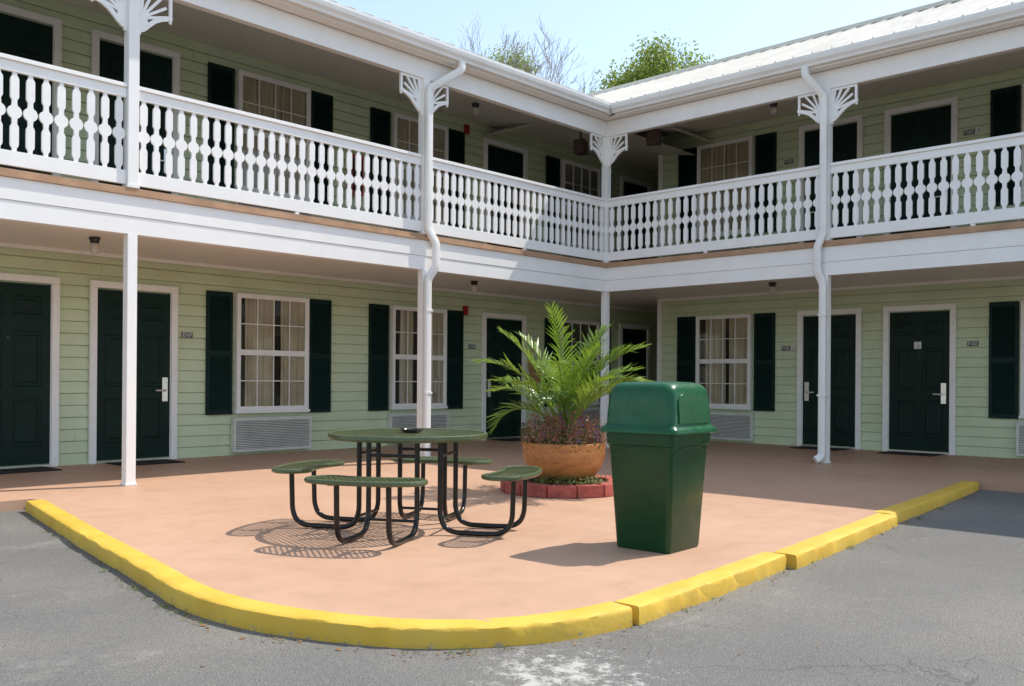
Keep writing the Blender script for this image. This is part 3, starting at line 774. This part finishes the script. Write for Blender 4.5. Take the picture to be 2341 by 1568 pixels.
for s in (1,-1):
    b=MB(); 
    def ypos(z): 
        P=[(.91,.288),(.98,.285),(1.08,.279),(1.125,.274),(1.155,.266)]
        for (za,ya),(zb,yb) in zip(P,P[1:]):
            if z<=zb: return ya+(yb-ya)*(z-za)/(zb-za)
        return .266
    cols=16; rows=12; vs=[]
    for r in range(rows+1):
        for i in range(cols+1):
            t=-1+2*i/cols; topz=1.130-.05*abs(t)**5; z=.915+(topz-.915)*r/rows
            vs.append((t*.212,s*(ypos(z)+.010),z))
    n=cols+1; fs=[(r*n+i,r*n+i+1,(r+1)*n+i+1,(r+1)*n+i) for r in range(rows) for i in range(cols)]
    o0=len(vs); vs2=[(x,y-s*.022,z) for x,y,z in vs]
    rim=[i for i in range(n)]+[r*n+n-1 for r in range(1,rows+1)]+[rows*n+i for i in range(n-2,-1,-1)]+[r*n for r in range(rows-1,0,-1)]
    fs+=[(rim[i],rim[(i+1)%len(rim)],rim[(i+1)%len(rim)]+o0,rim[i]+o0) for i in range(len(rim))]
    b.add(vs+vs2,fs)
    obj('lid_flap',sm(b.mesh('lid_flap','canlid'),35),parent=C)

# ---------------------------------------------------------------- planter
PC=(5.50,3.65)
b=MB(); n=14; 
for i in range(n):
    a0=2*math.pi*i/n+.006; a1=2*math.pi*(i+1)/n-.006; r0,r1=.50,.70
    b.prism([(r0*math.cos(a0),r0*math.sin(a0)),(r1*math.cos(a0),r1*math.sin(a0)),(r1*math.cos(a1),r1*math.sin(a1)),(r0*math.cos(a1),r0*math.sin(a1))],.001,.125+random.uniform(-.006,.006))
PR=obj('planter_ring',b.mesh('planter_ring','redblock',bevel=.008),loc=(PC[0],PC[1],0),label='ring of red painted edging blocks around the planter',category='edging')
b=MB(); b.lathe([(0,.10),(.51,.10)],28); obj('soil_bed',b.mesh('soil_bed','soil',recalc=False),parent=PR)
b=MB()
prof=[(0,.10),(.22,.10),(.26,.108),(.34,.165),(.41,.26),(.445,.36),(.455,.44),(.456,.49),(.462,.51),(.458,.53),(.440,.538),(.42,.53),(.41,.50),(.40,.47)]
b.lathe(prof,48)
PB=obj('planter_bowl',sm(b.mesh('planter_bowl','terra'),50),loc=(PC[0],PC[1],0.002),label='large terracotta planter bowl on red edging blocks',category='planter')
b=MB()
for k in range(12):
    a=2*math.pi*k/12; pts=[]
    for i in range(11):
        t=i/10; aa=a+t*2*math.pi/12; z=.44-.06*math.sin(math.pi*t); rr=.452-(.44-z)*.12; pts.append((rr*math.cos(aa),rr*math.sin(aa),z))
    b.tube(pts,.006,6)
obj('bowl_relief',sm(b.mesh('bowl_relief','terra')),parent=PB)
b=MB(); b.lathe([(0,.50),(.41,.49)],24); obj('soil',b.mesh('soil','soil',recalc=False),parent=PB)
def frond(b,base,az,elev,L,droop,rnd,wid=.33,npair=21,mi=0):
    pts=[];p=Vector(base); e=elev; N=18; tw=rnd.uniform(-.2,.2)
    for i in range(N+1):
        pts.append(p.copy()); t=i/N
        e2=e-droop*(t**1.7); a2=az+tw*t
        d=Vector((math.cos(a2)*math.cos(e2),math.sin(a2)*math.cos(e2),math.sin(e2))); p=p+d*(L/N)
    b.tube(pts,[.011*(1-.85*i/N)+.0014 for i in range(N+1)],5,mi=mi)
    for k in range(npair):
        t=.38+.62*k/(npair-1); f=t*N; i=min(int(f),N-1); q=pts[i].lerp(pts[i+1],f-i); tan=(pts[i+1]-pts[i]).normalized()
        side=tan.cross(Vector((0,0,1))); 
        if side.length<.05: side=Vector((-math.sin(az),math.cos(az),0))
        side.normalize(); up=side.cross(tan).normalized()
        ln=wid*(math.sin(math.pi*min(1,(.25+.75*(t-.38)/.62)**.85*.88+.06))**.5)*rnd.uniform(.82,1.12)
        ln=max(ln,.14)
        for s in (-1,1):
            dr=(side*s*.70+tan*(.70+.35*t)+up*.30*rnd.uniform(.3,1.5)+Vector((rnd.gauss(0,.05),rnd.gauss(0,.05),rnd.gauss(0,.05)))).normalized()
            mid=q+dr*ln*.45; tip=q+dr*ln+Vector((0,0,-ln*rnd.uniform(.05,.34)))
            w=.0125*rnd.uniform(.8,1.2); wv=tan.cross(dr).cross(dr).normalized()*w
            b.add([q-wv*.5,q+wv*.5,mid+wv,tip,mid-wv],[(0,1,2,4),(4,2,3)],mi)
rnd=random.Random(23); b=MB()
for i in range(18):
    az=i*2.399+rnd.uniform(-.3,.3); k=i/18
    elev=R(89-34*k+rnd.uniform(-5,5)); L=rnd.uniform(1.26,1.50)*(1-.24*k); 
    frond(b,(rnd.gauss(0,.05),rnd.gauss(0,.05),.55),az,elev,L,R(40+56*k+rnd.uniform(-12,14)),rnd,mi=0 if rnd.random()<.8 else 1)
for lat_s,el_,L_,dr_ in ((-1,64,1.34,72),(1,58,1.22,78),(-1,50,.95,125),(1,70,1.36,62)):
    d=Rt*lat_s+(-F)*rnd.uniform(-.3,.4); frond(b,(0,0,.6),math.atan2(d.y,d.x),R(el_),L_,R(dr_),rnd)
for i in range(9): b.tube([(rnd.gauss(0,.06),rnd.gauss(0,.06),.45),(rnd.gauss(0,.08),rnd.gauss(0,.08),1.05)],[.024,.011],7,mi=0)
obj('potted_palm',b.mesh('potted_palm',['palm','palmdark'],recalc=False),loc=(PC[0],PC[1],0),label='bright green feathery palm growing in the terracotta bowl',category='palm')
def bedding(nn,rmax,z0,zh,seed,size=.016):
    b=MB(); rnd=random.Random(seed)
    for i in range(nn):
        r=rmax*math.sqrt(rnd.random()); a=rnd.random()*6.283
        clump=.5+.5*math.sin(a*6+1)*math.cos(r*16+a*2)
        h=zh*(1-.45*(r/rmax)**2)*(rnd.random()**1.5)*(.40+.65*clump)
        x,y,z=r*1.12*math.cos(a),r*1.12*math.sin(a),z0+h-(.05 if r>.9*rmax and rnd.random()<.4 else 0)
        s=size*rnd.uniform(.6,1.3)
        u=Vector((rnd.gauss(0,1),rnd.gauss(0,1),rnd.gauss(0,.7))).normalized(); w=u.cross(Vector((rnd.gauss(0,1),rnd.gauss(0,1),rnd.gauss(0,1)))).normalized()
        c=Vector((x,y,z)); top=h>zh*.3
        rr=rnd.random(); mi=0 if rr<.36 else 1 if rr<.56 else 4 if rr<.88 else 2 if rr<.94 else 3
        if mi in (2,3) and not top: mi=4
        b.add([c-u*s,c+w*s*.55,c+u*s,c-w*s*.55],[(0,1,2,3)],mi)
    for i in range(220):
        r=rmax*math.sqrt(rnd.random())*.98; a=rnd.random()*6.283; h=zh*(1-.4*(r/rmax)**2)*rnd.uniform(.5,1.1)
        tx,ty=r*1.18*math.cos(a)+rnd.gauss(0,.03),r*1.18*math.sin(a)+rnd.gauss(0,.03)
        b.tube([(r*.8*math.cos(a),r*.8*math.sin(a),z0-.02),(tx,ty,z0+h)],[.0028,.0014],4,mi=rnd.choice((4,4,0)),cap=False)
        fm=rnd.choice((2,4,4,4,4,1,3,0))
        for k in range(8):
            c=Vector((tx+rnd.gauss(0,.014),ty+rnd.gauss(0,.014),z0+h-rnd.random()*.12)); s=.011
            b.add([c+Vector((s,0,0)),c+Vector((0,s,s)),c+Vector((-s,0,0)),c+Vector((0,-s,-s))],[(0,1,2,3)],fm)
    return b.mesh('bedding_flowers',['leafgreen','leafred','flowerp','flowerr','dryred'],recalc=False)
obj('bedding_flowers',bedding(3000,.43,.51,.40,3),loc=(PC[0],PC[1],0),label='reddish bedding plants with purple flowers filling the bowl',category='flowers')
b=MB(); rnd=random.Random(5)
for i in range(420):
    a=rnd.uniform(.0,1.5)+.1 if rnd.random()<.8 else rnd.random()*6.28; r=rnd.uniform(.32,.58); z=.13+rnd.random()*.07*(1 if r<.5 else .5); c=Vector((r*math.cos(a),r*math.sin(a),z)); u=Vector((rnd.gauss(0,1),rnd.gauss(0,1),rnd.gauss(0,.5))).normalized()*.022; w=u.cross(Vector((0,.2,1))).normalized()*.012
    b.add([c-u,c+w,c+u,c-w],[(0,1,2,3)],0 if rnd.random()<.8 else 1)
obj('weeds',b.mesh('weeds',['weed','leafgreen'],recalc=False),loc=(PC[0],PC[1],0),kind='stuff',label='small weeds growing inside the red edging ring',category='weeds')

# ---------------------------------------------------------------- kerb weeds and litter
outer=[(10.03,.6),(10.40,2.7),(10.64,4.2),(10.78,5.1),(10.80,5.6),(10.71,6.1),(10.53,6.54),(10.29,6.88),(9.97,7.10),(9.5,7.27),(8.3,7.27),(7.1,7.21),(4.6,6.98),(1.1,6.64)]
rnd=random.Random(21); b=MB()
segs=[(Vector((*a,0)),Vector((*c,0))) for a,c in zip(outer,outer[1:])]
for i in range(38):
    a,c=rnd.choice(segs); q=a.lerp(c,rnd.random()); q+=Vector((rnd.uniform(0,.04),rnd.uniform(0,.04),0))
    for k in range(rnd.randint(4,18)):
        x=q.x+rnd.gauss(0,.025); y=q.y+rnd.gauss(0,.025); az=rnd.random()*6.28; l=rnd.uniform(.010,.038); w=.0028
        d=Vector((math.cos(az),math.sin(az),0)); s=Vector((-d.y,d.x,0))*w; p0=Vector((x,y,GZ+.001)); p1=p0+d*l*.5+Vector((0,0,l*.5)); p2=p0+d*l*1.1+Vector((0,0,l*.6))
        b.add([p0-s,p0+s,p1+s*.7,p2,p1-s*.7],[(0,1,2,4),(4,2,3)],0)
obj('kerb_weeds',b.mesh('kerb_weeds','weed',recalc=False),kind='stuff',label='small grass tufts growing along the kerb foot',category='weeds')
b=MB()
for i in range(300):
    if rnd.random()<.8:
        a,c=rnd.choice(segs); q=a.lerp(c,rnd.random()); x=q.x+abs(rnd.gauss(0,.06)); y=q.y+abs(rnd.gauss(0,.06))
    else: x=rnd.uniform(6,12.5) ; y=rnd.uniform(7.4,9) if x<10.9 else rnd.uniform(4,9)
    s=rnd.uniform(.004,.015)*(1.6 if rnd.random()<.1 else 1); a=rnd.random()*6.28; d=Vector((math.cos(a),math.sin(a),rnd.uniform(-.2,.2))); w=Vector((-d.y,d.x,rnd.uniform(0,.5)))*.45; c=Vector((x,y,GZ+.006))
    b.add([c-d*s,c+w*s,c+d*s,c-w*s],[(0,1,2,3)])
obj('leaf_litter',b.mesh('leaf_litter','litter',recalc=False),kind='stuff',label='dry brown leaf litter along the kerb and asphalt',category='leaves')

# ---------------------------------------------------------------- trees
def branch(b,p,d,L,r,lev,rnd,tips,spread=.5,mi=0,minr=.006):
    N=4; pts=[p.copy()]; q=p.copy(); dd=d.copy()
    for i in range(N):
        dd=(dd+Vector((rnd.gauss(0,.09),rnd.gauss(0,.09),rnd.gauss(0,.05)+.05))).normalized(); q=q+dd*(L/N); pts.append(q.copy())
    b.tube(pts,[max(r*(1-.45*i/N),minr) for i in range(N+1)],5 if lev<3 else 7,mi=mi,cap=False)
    if lev==0: tips.append(q); return
    for k in range(rnd.choice((2,3,3,3))):
        i=rnd.randint(2,N); v=Vector((rnd.gauss(0,1),rnd.gauss(0,1),rnd.gauss(0,.5))).normalized()
        nd=(dd+v*spread).normalized(); branch(b,pts[i],nd,L*rnd.uniform(.6,.85),max(r*.5,minr),lev-1,rnd,tips,spread,mi,minr)
    if lev<=2: tips.append(q)
def leafblob(b,centers,n,rad,size,rnd):
    for i in range(n):
        c=rnd.choice(centers); v=Vector((rnd.gauss(0,1),rnd.gauss(0,1),rnd.gauss(0,.8)))*rad*.5; p=c+v
        u=Vector((rnd.gauss(0,1),rnd.gauss(0,1),rnd.gauss(0,1))).normalized()*size*rnd.uniform(.6,1.3); w=u.cross(Vector((rnd.gauss(0,1),rnd.gauss(0,1),rnd.gauss(0,1)))).normalized()*size*.45
        b.add([p-u,p+w,p+u,p-w],[(0,1,2,3)],0 if rnd.random()<.6 else 1)
def tree(p,q,ztop,L0,r0,lev,seed,leaves,rad,size,mats,label,spread=.55,minr=.006,trunkmat='bark'):
    E=bpy.data.objects.new('tree',None); COL.objects.link(E); E.location=(p,q,GZ); E['label']=label; E['category']='tree'; E['group']='trees behind the motel'
    th=ztop-2.5
    for it in range(2):
        rnd=random.Random(seed); b=MB(); tips=[]
        b.tube([(0,0,0),(0.05,.03,th*.5),(0,0,th)],[r0*1.4,r0*1.1,r0],10)
        for k in range(4):
            a=k*1.57+rnd.random(); branch(b,Vector((0,0,th-.1)),Vector((math.cos(a)*.5,math.sin(a)*.5,1)).normalized(),L0,r0*.6,lev,rnd,tips,spread,0,minr)
        top=max(t.z for t in tips); th+=ztop-top
    obj('trunk',b.mesh('trunk',trunkmat,recalc=False),parent=E)
    if leaves:
        b=MB(); leafblob(b,tips,leaves,rad,size,rnd); obj('crown',b.mesh('crown',mats,recalc=False),parent=E)
    return E
def at(depth,lat): v=CAMP+F*depth+Rt*lat; return v.x,v.y
x,y=at(32,4.9); tree(x,y,12.6,1.2,.14,3,4,8500,.50,.070,['tree1','tree2'],'leafy olive green tree rising behind the white roof',.9)
x,y=at(33,3.6); tree(x,y,11.6,.9,.10,3,14,4500,.5,.070,['tree2','tree1'],'small olive green tree beside a larger one',.8)
x,y=at(36,-.1); tree(x,y,14.0,.9,.12,3,9,3800,.5,.060,['tree2','tree1'],'small yellow green tree crown above the eave',.75)
x,y=at(34,.9); tree(x,y,14.8,1.75,.07,5,13,0,0,0,None,'bare pale branched tree against the blue sky',.42,.0048,'twig')
x,y=at(35,2.4); tree(x,y,13.2,1.6,.06,4,31,500,.8,.05,['tree2','tree1'],'sparse thin branched tree behind the roof corner',.42,.0048,'twig')
x,y=at(37,-1.3); tree(x,y,15.6,1.7,.06,5,35,0,0,0,None,'bare pale branched tree behind the eave',.42,.0048,'twig')

# ---------------------------------------------------------------- world, sun, camera
sd=Vector((-SP[0],-SP[1],1)).normalized(); el=math.asin(sd.z); rot=math.atan2(sd.x,sd.y)
w=bpy.data.worlds.new('World'); scene.world=w; w.use_nodes=True; nt=w.node_tree; bg=nt.nodes['Background']
sky=nt.nodes.new('ShaderNodeTexSky'); sky.sky_type='NISHITA'; sky.sun_disc=False; sky.sun_elevation=el; sky.sun_rotation=rot
sky.air_density=1.0; sky.dust_density=1.0; sky.ozone_density=1.5
g=mix(nt,1.,sky.outputs[0],(1.45,1.48,1.48),'MULTIPLY')
hz=mix(nt,1.,g,(1.60,1.60,1.40),'ADD')
nt.links.new(hz,bg.inputs[0]); bg.inputs[1].default_value=.15
sl=bpy.data.lights.new('sun','SUN'); sl.energy=5.0; sl.angle=R(.5); sl.color=(1,.95,.87)
so=bpy.data.objects.new('sun',sl); COL.objects.link(so); so.rotation_euler=(-sd).to_track_quat('-Z','Y').to_euler(); so.location=(0,0,30)
cam=bpy.data.cameras.new('camera'); co=bpy.data.objects.new('camera',cam); COL.objects.link(co); scene.camera=co
th=R(43.2063); Fv=Vector((-math.cos(th),-math.sin(th),0)); Rv=Vector((-math.sin(th),math.cos(th),0)); U=Vector((0,0,1))
pi=R(.0603); F2=Fv*math.cos(pi)+U*math.sin(pi); U2=-Fv*math.sin(pi)+U*math.cos(pi); r=R(.4233)
Rc=Rv*math.cos(r)+U2*math.sin(r); Uc=-Rv*math.sin(r)+U2*math.cos(r)
m=Matrix(((Rc.x,Uc.x,-F2.x,0),(Rc.y,Uc.y,-F2.y,0),(Rc.z,Uc.z,-F2.z,0),(0,0,0,1)))
Cx,Cy=1.6853,16.6762
loc=Vector((Cx*math.sin(th)+Cy*math.cos(th),-Cx*math.cos(th)+Cy*math.sin(th),1.22))
co.matrix_world=Matrix.Translation(loc)@m
cam.sensor_width=36; cam.lens=36*2113.1656/2341; cam.shift_y=80.88/2341; cam.shift_x=.0003; cam.clip_start=.05; cam.clip_end=1000
scene.view_settings.view_transform='Standard'; scene.view_settings.look='None'; scene.view_settings.exposure=0
